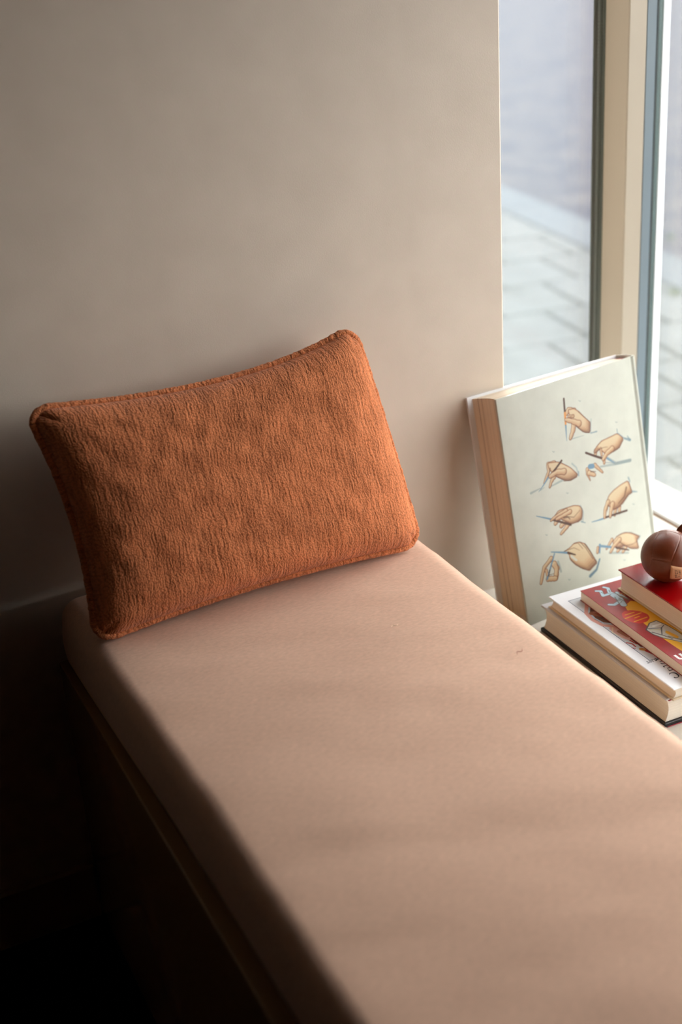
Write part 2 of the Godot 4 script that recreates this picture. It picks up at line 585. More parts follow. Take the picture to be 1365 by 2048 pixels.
# ---------- the printed drawings ----------
func paint_hands(im: Image) -> void:
	ink(im,[502,355,598,359],3.7,1.5,SHADE_INK,0.45)
	digit(im,[535,275,521,312,495,349],19.2,11.8)
	digit(im,[548,203,509,184,491,203],19.2,13.3)
	flesh(im,[502,182,551,186,585,212,617,250,650,285,662,297,649,358,608,347,567,313,542,283,513,229])
	ink(im,[485,115,479,197],6.6,7.4,HANDLE,1.00)
	ink(im,[479,197,473,265],8.1,6.6,AMBER,1.00)
	ink(im,[473,268,465,356],5.9,1.5,STEEL,1.00)
	digit(im,[573,282,523,255,481,236],19.2,12.5)
	digit(im,[536,229,502,223],10.3,8.1)
	ink(im,[577,213,616,255,651,288],1.8,0.9,OUTLINE,0.55)
	ink(im,[548,290,594,337,645,357],2.9,1.3,OUTLINE,0.55)
	ink(im,[505,227,544,225],1.8,0.9,OUTLINE,0.55)
	ink(im,[668,280,653,359],3.7,3.7,CUFF,0.35)
	ink(im,[653,360,699,362],3.7,5.2,CUFF,0.60)
	ink(im,[757,539,814,585,933,600],8.8,10.3,SHADE_INK,0.45)
	ink(im,[695,573,813,590,933,600],5.9,10.3,SHADE_INK,0.45)
	ink(im,[722,556,837,588],3.7,2.2,SHADE_INK,0.45)
	digit(im,[673,471,665,495],13.3,10.3)
	digit(im,[731,529,726,560],11.8,8.8)
	flesh(im,[858,413,904,458,860,504,809,514,751,525,732,499,704,473,666,487,653,474,685,445,729,424,793,420])
	ink(im,[596,462,653,495,711,526],6.6,7.4,HANDLE,1.00)
	ink(im,[753,538,806,580],5.9,2.2,STEEL,1.00)
	digit(im,[801,494,758,509,723,535],17.7,13.3)
	digit(im,[713,470,714,509],8.8,8.1)
	ink(im,[697,471,729,468,768,473],2.4,1.3,OUTLINE,0.55)
	ink(im,[729,424,684,450],1.8,0.9,OUTLINE,0.55)
	ink(im,[809,514,860,504,898,466],2.9,1.3,OUTLINE,0.55)
	ink(im,[858,389,858,413,908,459],2.9,2.9,CUFF,0.70)
	ink(im,[908,459,951,480],5.9,8.8,CUFF,0.70)
	ink(im,[933,451,951,480],2.9,4.4,CUFF,0.70)
	digit(im,[590,561,586,584,602,630],11.8,3.7)
	digit(im,[602,585,641,608],16.2,11.8)
	digit(im,[653,552,678,580,705,610],12.5,6.6)
	ink(im,[612,549,635,553],14.7,14.7,STEEL,1.00)
	ink(im,[615,580,652,591],4.7,2.7,OUTLINE,0.55)
	ink(im,[152,577,225,569],7.4,2.9,SHADE_INK,0.45)
	ink(im,[290,582,399,569],3.7,7.4,SHADE_INK,0.45)
	ink(im,[223,580,254,572],3.7,2.2,SHADE_INK,0.45)
	digit(im,[350,456,305,449,302,492,259,547],14.7,7.4)
	digit(im,[336,534,312,553,294,582],13.3,8.1)
	flesh(im,[300,440,381,454,436,490,470,516,515,567,505,582,449,589,406,574,358,543,326,510,305,475])
	ink(im,[407,457,360,488,301,521],6.6,5.9,HANDLE,1.00)
	ink(im,[293,524,249,559,210,585],5.9,1.5,STEEL,1.00)
	digit(im,[415,524,363,512,308,523],19.2,13.3)
	ink(im,[405,577,457,589,505,582],3.5,1.8,OUTLINE,0.55)
	ink(im,[402,467,449,501],1.8,0.9,OUTLINE,0.55)
	ink(im,[316,478,304,504],4.7,1.8,OUTLINE,0.55)
	ink(im,[481,495,510,527,518,573],5.2,5.2,CUFF,0.35)
	ink(im,[523,554,519,580],3.7,2.9,CUFF,0.70)
	digit(im,[407,828,364,854,330,872],14.7,9.6)
	digit(im,[363,815,338,828],16.2,14.7)
	digit(im,[323,782,298,801],16.2,13.3)
	flesh(im,[393,734,454,736,498,752,517,780,504,831,467,843,420,842,378,816,331,781,297,756,332,732])
	ink(im,[168,717,223,743,272,767],2.2,5.9,STEEL,1.00)
	ink(im,[272,769,342,805,412,843],5.9,6.6,HANDLE,1.00)
	digit(im,[390,751,319,758,269,774],13.3,8.1)
	digit(im,[418,766,363,773,312,778],14.7,10.3)
	ink(im,[368,786,398,792,411,808],7.1,3.5,OUTLINE,0.55)
	ink(im,[384,785,442,806,494,779],2.9,1.8,OUTLINE,0.55)
	ink(im,[467,843,507,835],3.5,1.8,OUTLINE,0.55)
	ink(im,[393,734,297,756],1.8,0.9,OUTLINE,0.55)
	ink(im,[502,753,518,798,505,849],4.4,4.4,CUFF,0.35)
	ink(im,[493,848,522,864],4.4,2.9,CUFF,0.70)
	digit(im,[805,829,796,885],14.7,9.6)
	digit(im,[776,833,756,888],14.7,9.6)
	flesh(im,[831,721,898,712,921,796,883,803,837,833,801,853,752,856,717,821,701,798,728,758,772,737])
	ink(im,[572,875,627,880,674,882],2.2,5.9,STEEL,1.00)
	ink(im,[675,880,763,884,857,889],6.6,6.6,HANDLE,1.00)
	digit(im,[717,797,686,837,675,879],16.2,9.6)
	digit(im,[750,819,728,861,720,887],17.7,10.3)
	ink(im,[875,752,851,800,797,827],7.1,2.7,OUTLINE,0.55)
	ink(im,[883,803,827,842],3.5,1.8,OUTLINE,0.55)
	ink(im,[714,815,699,853],4.7,1.3,OUTLINE,0.55)
	ink(im,[901,698,909,725],5.9,4.4,CUFF,0.60)
	ink(im,[922,790,958,802],6.6,2.9,CUFF,0.60)
	flesh(im,[334,980,382,971,416,954,462,961,504,988,529,1033,551,1089,576,1128,533,1145,507,1158,449,1124,401,1083,369,1043,366,1008])
	ink(im,[238,954,296,974,362,998],2.9,7.4,STEEL,1.00)
	ink(im,[362,998,415,1027],7.4,3.7,HANDLE,1.00)
	ink(im,[334,980,411,983,453,1012],2.9,1.3,OUTLINE,0.55)
	ink(im,[415,960,446,964,477,1010],2.4,1.8,OUTLINE,0.55)
	ink(im,[462,963,500,1011,542,1092],2.9,2.7,OUTLINE,0.55)
	ink(im,[497,986,528,1038,569,1119],4.7,3.5,OUTLINE,0.55)
	ink(im,[371,1031,408,1089,464,1131],2.4,1.3,OUTLINE,0.55)
	ink(im,[595,1112,561,1166,506,1188],5.9,10.3,CUFF,1.00)
	ink(im,[384,1026,404,1048,417,1061],7.4,6.6,PAPER,1.00)
	ink(im,[279,1026,291,1090],7.4,7.4,SHADE_INK,0.45)
	digit(im,[231,992,172,1027,155,1058,132,1110],14.7,10.3)
	digit(im,[183,1049,192,1106],10.3,8.8)
	digit(im,[248,1031,263,1063,248,1113],19.2,17.7)
	digit(im,[189,1102,247,1118],16.2,16.2)
	ink(im,[260,972,233,1017,182,1100],4.4,6.6,STEEL,1.00)
	ink(im,[208,1057,195,1089],5.9,3.5,OUTLINE,0.55)
	ink(im,[270,1035,275,1073,254,1126],2.9,1.8,OUTLINE,0.55)
	ink(im,[192,1082,238,1085],2.9,1.3,OUTLINE,0.55)
	ink(im,[678,1099,826,1146],7.4,5.9,SHADE_INK,0.45)
	digit(im,[710,1028,659,1068],11.8,7.4)
	digit(im,[777,1093,742,1109],13.3,10.3)
	digit(im,[808,1109,784,1126],13.3,10.3)
	flesh(im,[712,1041,749,1019,791,1011,847,1022,938,1076,910,1091,919,1150,854,1131,802,1094,761,1094,722,1081])
	ink(im,[616,1037,692,1067],7.4,7.4,STEEL,1.00)
	ink(im,[737,1086,833,1130],6.6,4.4,HANDLE,1.00)
	ink(im,[611,1028,601,1074],8.1,5.9,STEEL,1.00)
	digit(im,[769,1046,715,1070,688,1097],16.2,9.6)
	digit(im,[593,1041,585,1066],9.6,10.3)
	ink(im,[749,1019,815,1014,870,1031,937,1074],2.4,1.8,OUTLINE,0.55)
	ink(im,[767,1058,810,1097,875,1105,909,1097],3.5,1.8,OUTLINE,0.55)
	ink(im,[938,1074,922,1094],5.9,4.4,CUFF,0.30)
	ink(im,[595,152,602,160,610,156],2.2,1.5,SHADE_INK,0.60)
	ink(im,[854,345,861,352,869,349],2.2,1.5,SHADE_INK,0.60)
	ink(im,[351,387,358,394,366,391],2.2,1.5,SHADE_INK,0.60)
	ink(im,[412,649,418,657,426,653],2.2,1.5,SHADE_INK,0.60)
	ink(im,[217,842,223,850,231,847],2.2,1.5,SHADE_INK,0.60)
	ink(im,[910,863,917,871,926,868],2.2,1.5,SHADE_INK,0.60)
	ink(im,[782,1175,789,1183,797,1180],2.2,1.5,SHADE_INK,0.60)
	ink(im,[338,1153,344,1161,353,1157],2.2,1.5,SHADE_INK,0.60)

func paint_white_cover(im: Image) -> void:
	im.fill_rect(Rect2i(40,62,380,465),NAVY)
	im.fill_rect(Rect2i(42,64,376,461),PALE_GREY)
	fill(im,[105,93,48,170,44,214,52,254,88,291,116,321,136,207,132,110],UMBER)
	ink(im,[111,78,45,168,37,218,45,264,82,300],7.4,7.4,PINK,1.00)
	ink(im,[118,82,56,167,49,210,55,250,92,287],3.2,3.2,PALE_BLUE,1.00)
	ink(im,[64,180,82,206,88,255],13.8,12.0,SIENNA,1.00)
	ink(im,[90,169,108,208],13.8,12.0,SIENNA,1.00)
	ink(im,[72,174,89,196],4.6,3.7,PINK,0.50)
	ink(im,[73,218,87,236],3.7,2.3,DARK,0.70)
	ink(im,[63,207,72,245],2.8,2.8,DARK,0.50)
	ink(im,[66,303,65,359,76,392],18.4,13.8,PINK,0.75)
	ink(im,[64,293,44,320,54,362],2.3,1.8,CREAM,0.60)
	ink(im,[67,326,72,368],8.3,6.4,SIENNA,0.60)
	ink(im,[80,386,76,439],10.1,8.1,UMBER,0.90)
	ink(im,[45,398,56,414,54,434],2.8,2.2,CRIMSON,0.90)
	ink(im,[63,392,68,421],2.8,2.2,CRIMSON,0.90)
	ink(im,[42,435,47,442],2.3,1.8,CRIMSON,0.90)
	ink(im,[62,455,71,469],8.3,6.6,AMBER,0.90)
	ink(im,[69,472,77,502],5.5,4.4,CRIMSON,0.90)
	ink(im,[90,392,81,463],4.6,3.7,SIENNA,0.90)

func paint_red_cover(im: Image) -> void:
	fill(im,[70,198,134,163,151,281,161,500,68,615,59,557,57,475,62,349],YELLOW)
	ink(im,[53,35,68,44,54,82,88,80,96,101],8.3,9.7,DARK,0.70)
	ink(im,[53,35,68,44,54,82,88,80,96,101],6.0,7.4,PALE_BLUE,1.00)
	ink(im,[97,23,107,38,92,71,100,93],8.3,10.6,DARK,0.70)
	ink(im,[97,23,107,38,92,71,100,93],6.0,8.3,PALE_BLUE,1.00)
	ink(im,[93,99,96,134,81,184],16.1,14.3,DARK,0.70)
	ink(im,[93,99,96,134,81,184],13.8,12.0,PALE_BLUE,1.00)
	ink(im,[34,154,50,165,83,153],9.2,9.7,DARK,0.70)
	ink(im,[34,154,50,165,83,153],6.9,7.4,PALE_BLUE,1.00)
	ink(im,[116,86,121,144],8.7,7.8,DARK,0.70)
	ink(im,[116,86,121,144],6.4,5.5,PALE_BLUE,1.00)
	ink(im,[64,53,66,66],2.3,1.8,DARK,0.60)
	ink(im,[101,54,94,72],2.3,1.8,DARK,0.60)
	ink(im,[88,113,72,167],2.3,1.8,DARK,0.60)
	ink(im,[96,128,101,164],2.3,1.8,DARK,0.60)
	ink(im,[114,118,117,164],2.3,1.8,DARK,0.60)
	ink(im,[77,138,97,140],2.3,1.8,DARK,0.60)
	ink(im,[121,101,138,100,129,122],3.7,3.7,AMBER,1.00)
	ink(im,[111,122,123,156],6.4,4.6,TAUPE,0.90)
	fill(im,[33,238,56,225,82,232,107,259,117,291,107,318,82,336,51,337,32,320,21,293,20,266],ORANGE_RED)
	ink(im,[40,253,80,252],3.2,3.2,YELLOW,0.95)
	ink(im,[24,276,102,269],3.2,3.2,YELLOW,0.95)
	ink(im,[58,290,79,288],3.2,3.2,YELLOW,0.95)
	ink(im,[40,313,101,308],3.2,3.2,YELLOW,0.95)
	fill(im,[41,386,81,351,116,347,124,383,132,433,132,497,101,536,83,501,59,466,43,427],STONE)
	ink(im,[41,386,81,351,116,347,131,407,137,485],2.8,1.8,DARK,0.80)
	ink(im,[41,386,43,427,59,466,106,530],2.8,1.8,DARK,0.80)
	ink(im,[53,384,99,402,119,390],2.8,1.8,DARK,0.80)
	ink(im,[50,412,73,455,87,489],2.8,1.8,DARK,0.80)
	ink(im,[99,402,71,444],2.8,1.8,DARK,0.80)
	ink(im,[52,393,91,412],2.8,1.8,OLIVE,0.60)
	ink(im,[82,377,114,376],6.4,4.6,WHITE_INK,0.80)
	ink(im,[84,467,113,515],3.7,3.7,TAUPE,0.80)
	fill(im,[104,425,117,488,101,497,89,438],YELLOW)

# ---------- the room ----------
func setting(called: String, lo: Vector3, hi: Vector3, m: String, label: String, category: String, bevel := 0.0005) -> MeshInstance3D:
	var c := Vector3((lo.x + hi.x) / 2.0, lo.y, (lo.z + hi.z) / 2.0)
	var o := obj(called, box(lo - c, hi - c, bevel), M[m], null, c)
	tag(o, label, category, "structure")
	return o

const HEAD := 1.52
const WIN_END := 1.08
func build_room() -> void:
	setting("wall_back", Vector3(-3.6, -0.1, -0.30), Vector3(0.662, 2.6, 0.0), "wall_paint", "beige painted wall behind the rust cushion", "wall", 0.003)
	setting("floor", Vector3(-3.6, -0.1, -0.02), Vector3(1.2, 0.0, 5.2), "carpet", "black carpeted floor left of the bench", "floor")
	setting("ceiling", Vector3(-3.6, 2.6, -0.5), Vector3(1.2, 2.75, 5.2), "ceiling_paint", "plain ceiling above the reading nook", "ceiling")
	setting("wall_left", Vector3(-3.75, -0.1, -0.3), Vector3(-3.6, 2.75, 5.2), "dark_wall", "dark wall at the left end of the room", "wall")
	setting("wall_front", Vector3(-3.75, -0.1, 5.0), Vector3(1.2, 2.75, 5.2), "dark_wall", "dark wall at the front end of the room", "wall")
	setting("wall_right", Vector3(0.985, HEAD, -0.13), Vector3(1.10, 2.75, 5.2), "wall_paint", "beige wall above the long window", "wall")
	setting("wall_right_end", Vector3(0.985, -0.1, WIN_END), Vector3(1.10, HEAD, 5.2), "wall_paint", "beige wall past the end of the long window", "wall")
	setting("wall_right_foot", Vector3(0.985, -0.1, -0.13), Vector3(1.10, SILL - 0.02, WIN_END), "wall_paint", "low wall under the long window", "wall")
	setting("wall_corner_head", Vector3(0.60, HEAD, -0.24), Vector3(1.10, 2.75, -0.13), "wall_paint", "beige wall above the corner window", "wall")
	setting("wall_corner_foot", Vector3(0.60, -0.1, -0.24), Vector3(1.10, SILL - 0.02, -0.13), "wall_paint", "low wall under the corner window", "wall")
	setting("baseboard_back", Vector3(-3.6, 0.0, 0.0), Vector3(-0.001, 0.088, 0.014), "skirting", "beige baseboard along the wall by the black floor", "baseboard", 0.003)
	setting("trim_1", Vector3(0.9535, SILL, -0.186), Vector3(0.985, HEAD, -0.13), "post_paint", "beige window post at the glass corner behind the upright book", "post", 0.0015)
	setting("trim_2", Vector3(0.534, SILL - 0.03, -0.186), Vector3(0.985, SILL, WIN_END), "sill_paint", "white window sill under the books", "window sill", 0.002)

func build_windows() -> void:
	# the corner window, parallel to the back wall
	var w := thing("window_1", Vector3(0.80, SILL, -0.187), "narrow corner window pane between the beige wall and the post", "window", "structure")
	var o := w.position
	obj("pane", box(Vector3(0.60, SILL, -0.191) - o, Vector3(0.9535, HEAD, -0.187) - o, 0.0002), M["pane_glass"], w)
	obj("pane", box(Vector3(0.60, SILL, -0.209) - o, Vector3(0.9535, HEAD, -0.205) - o, 0.0002), M["pane_glass"], w)
	obj("spacer_bar", box(Vector3(0.9480, SILL, -0.197) - o, Vector3(0.9534, HEAD, -0.1915) - o, 0.0003), M["spacer"], w)
	obj("gasket", box(Vector3(0.9470, SILL, -0.2045) - o, Vector3(0.9534, HEAD, -0.1975) - o, 0.0003), M["rubber"], w)
	obj("outer_frame", box(Vector3(0.9535, SILL, -0.216) - o, Vector3(0.985, HEAD, -0.187) - o, 0.001), M["outer_grey"], w)
	# the long window, square to the back wall
	w = thing("window_2", Vector3(1.0, SILL, 1.0), "long side window beside the books and the bench", "window", "structure")
	o = w.position
	var z0 := -0.13
	var strips := [["glazing_bead", 0.985, 1.0015, "bead_grey", 0.0], ["gasket", 1.0015, 1.0062, "rubber", -0.001], ["spacer_bar", 1.0062, 1.0135, "spacer_green", -0.002], ["outer_frame", 1.0135, 1.0255, "white_frame", 0.0]]
	for s in strips:
		obj(s[0], box(Vector3(s[1], SILL, z0 - 0.05) - o, Vector3(s[2], HEAD, z0 + s[4]) - o, 0.0006), M[s[3]], w)
	var low := [["sealant", 0.9852, 0.9885, "sealant", 0.0006], ["bottom_bead", 0.9885, 1.0015, "white_frame", 0.006], ["bottom_gasket", 1.0015, 1.0040, "gasket_blue", 0.002], ["bottom_frame", 1.0040, 1.045, "white_frame", 0.004]]
	for s in low:
		obj(s[0], box(Vector3(s[1], SILL - 0.02, z0) - o, Vector3(s[2], SILL + s[4], WIN_END) - o, 0.001), M[s[3]], w)
	obj("pane", box(Vector3(1.0018, SILL, z0) - o, Vector3(1.0052, HEAD, WIN_END) - o, 0.0002), M["pane_glass"], w)
	obj("pane", box(Vector3(1.0138, SILL, z0) - o, Vector3(1.0172, HEAD, WIN_END) - o, 0.0002), M["pane_glass"], w)

# ---------- the street ----------
const GY := -0.10
func build_outside() -> void:
	var turn := Basis(Vector3.UP, deg_to_rad(-8.0))
	var g := thing("street", Vector3(1.6, GY, -2.0), "blurred purple grey brick street beyond the pale paving", "street", "structure")
	var inv := turn.inverse()
	var road := begin()
	box_into(road, Vector3(2.70, -0.06, -40), Vector3(60, -0.012, 40), 0.0)
	var holder := func(called: String, st: SurfaceTool, m: String, parent: Node3D) -> MeshInstance3D:
		var mi := obj(called, st.commit(), M[m], parent, -parent.position + Vector3(0, GY, 0))
		mi.basis = turn
		return mi
	holder.call("roadway", road, "clinker", g)
	var bed := begin()
	box_into(bed, Vector3(-6, -0.10, -40), Vector3(2.46, -0.009, 40), 0.0)
	holder.call("bed", bed, "joint_sand", g)
	# kerb stones
	var kb := thing("kerb", Vector3(3.0, GY, -3.0), "pale row of kerb stones between the paving and the street", "kerb", "structure")
	for i in 9:
		var st := begin()
		var b0 := -7.2 + i * 1.0
		box_into(st, Vector3(2.465, -0.08, b0), Vector3(2.695, -0.002, b0 + 0.992), 0.006)
		holder.call("kerb_stone", st, "kerb_stone", kb)
	setting("wall_outside", Vector3(-3.6, GY, -5.0), Vector3(0.45, 2.75, -0.31), "facade", "brown outer wall of the neighbouring wing behind the beige wall", "wall")
	# pale paving in running bond
	var pv := thing("paving", Vector3(2.0, GY, -2.0), "pale concrete pavers outside the corner window", "paving", "structure")
	var pitch := 0.30
	var deep := 0.335
	for row in 19:
		var b0 := -3.29 - 4.0 * deep + row * deep
		var first := 2.455
		# alternate rows start with a half paver at the kerb
		var a1 := 2.225 if row % 2 == 0 else 2.375
		var edges := [first, a1]
		while a1 > 0.9:
			a1 -= pitch
			edges.append(a1)
		for e in edges.size() - 1:
			if edges[e] < 1.2 and b0 > -0.5: continue
			var st := begin()
			var tilt := rng.randf_range(-0.0015, 0.0015)
			box_into(st, Vector3(edges[e + 1] + 0.004, -0.06, b0 + 0.004), Vector3(edges[e] - 0.004, tilt, b0 + deep - 0.004), 0.006)
			holder.call("paver", st, "concrete_%d" % rng.randi_range(0, 3), pv)
	# weeds in the joints
	weed(Vector3(2.739, GY, -2.206), 0.035, "small green weed on the paving, nearest the window, seen through the side window")
	weed(Vector3(3.236, GY, -2.867), 0.03, "smaller green weed farther out by the kerb, seen through the side window")

func weed(at: Vector3, size: float, label: String) -> void:
	var t := thing("weed", at, label, "weed")
	for i in 9:
		var st := begin()
		var a := rng.randf() * TAU
		var out := Vector3(cos(a), 0, sin(a))
		var side := Vector3(-sin(a), 0, cos(a))
		var g := []
		var u := []
		var up := rng.randf_range(0.5, 1.2)
		for k in 6:
			var f := k / 5.0
			var wd := size * 0.16 * sin(PI * (0.12 + 0.86 * f))
			var c := out * size * f * 0.9 + Vector3.UP * size * up * (f - 0.55 * f * f)
			g.append([c - side * wd, c + Vector3.UP * -wd * 0.3, c + side * wd])
			u.append([Vector2(0, f), Vector2(0.5, f), Vector2(1, f)])
		grid_into(st, g, u)
		obj("leaf", finish(st), M["leaf"], t)

# ---------- bench ----------
func build_bench() -> void:
	var len := 2.2
	var t := thing("bench_cabinet", Vector3(0.27, 0.0, 1.1), "glossy beige bench cabinet with a thin upright front edge under the mattress", "bench")
	var o := t.position
	obj("front_panel", box(Vector3(0.0, 0.001, 0.002) - o, Vector3(0.018, 0.398, len) - o, 0.0015), M["lacquer"], t)
	obj("top_board", box(Vector3(0.0182, 0.378, 0.002) - o, Vector3(0.532, 0.3975, len) - o, 0.001), M["lacquer"], t)
	obj("back_panel", box(Vector3(0.516, 0.001, 0.002) - o, Vector3(0.532, 0.3775, len) - o, 0.001), M["lacquer"], t)
	obj("end_panel", box(Vector3(0.0182, 0.001, len - 0.018) - o, Vector3(0.515, 0.3775, len - 0.001) - o, 0.001), M["lacquer"], t)
	mattress()

func mattress() -> void:
	var lo := Vector3(0.0085, 0.3985, 0.006)
	var hi := Vector3(0.4815, 0.4865, 2.15)
	var c := Vector3((lo.x + hi.x) / 2, lo.y, (lo.z + hi.z) / 2)
	var h := (hi - lo) / 2.0
	var r := 0.034
	var rp := 0.022
	var n := FastNoiseLite.new()
	n.frequency = 3.2
	n.fractal_octaves = 3
	n.seed = 12
	# section samples from the lower left edge over the top to the lower right edge
	var prof := []
	prof.append(Vector2(-h.x + 0.012, -1.0))
	for k in 7:
		prof.append(Vector2(-h.x, -1.0 + 0.001 * k))
	var st := begin()
	var zs := []
	for k in 13: zs.append(lo.z + rp * (1.0 - cos(PI * k / 24.0)))
	var z := lo.z + rp + 0.012
	while z < hi.z:
		zs.append(z)
		z += 0.012
	var g := []
	var uv := []
	for zi in zs.size():
		var zz: float = zs[zi]
		var inset := 0.0
		var drop := 0.0
		var d: float = zz - lo.z
		if d < rp:
			inset = rp - sqrt(maxf(0.0, rp * rp - (rp - d) * (rp - d)))
			drop = 0.7 * inset
		var row := []
		var ur := []
		var hw := h.x - inset
		var top := hi.y - lo.y - drop
		var rr := minf(r, top * 0.5)
		var path := []
		var rl := minf(0.021, top * 0.5)
		var sh := 0.009 * smoothstep(0.0, 0.55, d)
		path.append(Vector2(-hw + 0.02, 0.0))
		path.append(Vector2(-hw + 0.008, 0.0006))
		path.append(Vector2(-hw + 0.0025, 0.004))
		for k in 4: path.append(Vector2(-hw, 0.011 + (top - rl - 0.011) * k / 4.0))
		for k in 11:
			var a := PI / 2.0 * k / 10.0
			path.append(Vector2(-hw + rl * (1.0 - cos(a)), top - rl + rl * sin(a)))
		for k in range(1, 30):
			path.append(Vector2(lerpf(-hw + rl, hw - rr, k / 30.0), top))
		for k in 11:
			var a := PI / 2.0 * (10 - k) / 10.0
			path.append(Vector2(hw - rr * (1.0 - cos(a)), top - rr + rr * sin(a)))
		for k in 4: path.append(Vector2(hw, 0.011 + (top - rr - 0.011) * (3 - k) / 4.0))
		path.append(Vector2(hw - 0.0025, 0.004))
		path.append(Vector2(hw - 0.008, 0.0006))
		path.append(Vector2(hw - 0.02, 0.0))
		var run := 0.0
		for k in path.size():
			var p: Vector2 = path[k]
			if k: run += p.distance_to(path[k - 1])
			var f := clampf(1.0 - absf(p.x) / h.x, 0.0, 1.0)
			var up := smoothstep(0.3, 1.0, p.y / top)
			var y := p.y + up * (0.004 * (1.0 - pow(1.0 - f, 2.5)) + 0.0030 * n.get_noise_2d(p.x * 0.8 + zz * 0.7, zz * 2.2 - p.x * 0.5))
			var bulge := 0.004 * sin(PI * clampf(p.y / top, 0, 1)) * (1.0 - up)
			row.append(Vector3(p.x + signf(p.x) * bulge + sh * clampf(0.5 - p.x / h.x * 0.5, 0.0, 1.0), y, zz - c.z))
			ur.append(Vector2(run / 0.5, zz / 0.5))
		g.append(row)
		uv.append(ur)
	grid_into(st, g, uv)
	# the far end closes onto the first section
	var end := []
	var eu := []
	for k in 2:
		var row := []
		var ur := []
		for j in g[0].size():
			var p: Vector3 = g[0][j]
			row.append(p if k else Vector3(p.x * 0.2, 0.03, p.z))
			ur.append(uv[0][j])
		end.append(row)
		eu.append(ur)
	grid_into(st, end, eu)
	var m := obj("mattress", finish(st), M["linen"], null, c)
	tag(m, "pinkish beige fabric bench mattress under the rust cushion", "mattress")

# ---------- the cushion ----------
func build_pillow() -> void:
	var tl := Vector3(0.0025, 0.7495, 0.052)
	var tr := Vector3(0.4115, 0.7680, 0.052)
	var bl := Vector3(0.0200, 0.4935, 0.148)
	var br := Vector3(0.4490, 0.4960, 0.132)
	var base := (bl + br) / 2.0
	var nrm := (br - bl).cross(tl - bl).normalized()
	var t := thing("cushion", base, "rust orange fleece cushion leaning on the beige wall at the mattress end", "cushion")
	var seam := func(a: float, b: float) -> Vector3:
		# a, b in -1..1 over the face, corners rounded
		var rc := 0.12
		var qx := absf(a) - (1.0 - rc)
		var qy := absf(b) - (1.0 - rc * 1.4)
		if qx > 0.0 and qy > 0.0:
			var e := Vector2(qx / rc, qy / (rc * 1.4))
			var s := maxf(e.x, e.y) / maxf(e.length(), 1e-6)
			a = signf(a) * (1.0 - rc + qx * s)
			b = signf(b) * (1.0 - rc * 1.4 + qy * s)
		var u := (a + 1.0) / 2.0
		var v := (b + 1.0) / 2.0
		var p := bl.lerp(br, u).lerp(tl.lerp(tr, u), v)
		var eu := 4.0 * u * (1.0 - u)
		var ev := 4.0 * v * (1.0 - v)
		p += Vector3(0.03, -0.024, 0) * eu * pow(v, 3.0)
		p += Vector3(0, 0.012, 0) * eu * pow(1.0 - v, 3.0)
		p += Vector3(0.016, 0, 0) * ev * pow(1.0 - u, 3.0)
		p += Vector3(0.002, 0, 0) * ev * pow(u, 3.0)
		return p - base
	var dn := FastNoiseLite.new()
	dn.frequency = 7.0
	dn.seed = 5
	var st := begin()
	var nu := 88
	var nv := 64
	for side in [1.0, -1.0]:
		var g := []
		var uv := []
		for i in nv + 1:
			var row := []
			var ur := []
			for j in nu + 1:
				# denser towards the seam
				var a := sin(PI / 2.0 * (2.0 * j / nu - 1.0))
				var b := sin(PI / 2.0 * (2.0 * i / nv - 1.0))
				var e := (1.0 - a * a) * (1.0 - b * b)
				var th := 0.62 * sqrt(maxf((1.0 - pow(a, 8.0)) * (1.0 - pow(b, 8.0)), 0.0)) + 0.38 * pow(maxf(e, 0.0), 0.6)
				var p: Vector3 = seam.call(a, b)
				var dpt := (0.058 + 0.0035 * dn.get_noise_2d(a * 0.6, b * 0.6)) if side > 0.0 else 0.046
				row.append(p + nrm * side * dpt * th)
				ur.append(Vector2((a + 1) / 2.0, 1.0 - (b + 1) / 2.0) if side > 0.0 else Vector2(1.0 - (a + 1) / 2.0, 1.0 - (b + 1) / 2.0))
			if side < 0.0: row.reverse(); ur.reverse()
			g.append(row)
			uv.append(ur)
		g.reverse()
		uv.reverse()
		grid_into(st, g, uv)
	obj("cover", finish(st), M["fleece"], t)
	# piping round the seam
	var ring := []
	var steps := 640
	for k in steps:
		var s := 4.0 * k / steps
		var q := Vector2.ZERO
		var f := 2.0 * fmod(s, 1.0) - 1.0
		if s < 1.0: q = Vector2(f, -1)
		elif s < 2.0: q = Vector2(1, f)
		elif s < 3.0: q = Vector2(-f, 1)
		else: q = Vector2(-1, -f)
		ring.append(seam.call(q.x, q.y))
	var tubes := begin()
	var g := []
	var uv := []
	var jn := FastNoiseLite.new()
	jn.frequency = 170.0
	for k in steps + 1:
		var p: Vector3 = ring[k % steps]
		var d: Vector3 = (ring[(k + 1) % steps] - ring[(k + steps - 1) % steps]).normalized()
		var side := d.cross(nrm).normalized()
		var row := []
		var ur := []
		for j in 13:
			var a := TAU * j / 12.0
			var rr := 0.0052 + 0.0013 * jn.get_noise_3d(p.x + cos(a) * 0.01, p.y + sin(a) * 0.01, p.z)
			row.append(p + (side * cos(a) + nrm * sin(a)) * rr + side * 0.001)
			ur.append(Vector2(k * 3.3 / steps, j / 12.0 * 0.11))
		g.append(row)
		uv.append(ur)
	grid_into(tubes, g, uv)
	obj("piping", finish(tubes), M["fleece"], t)

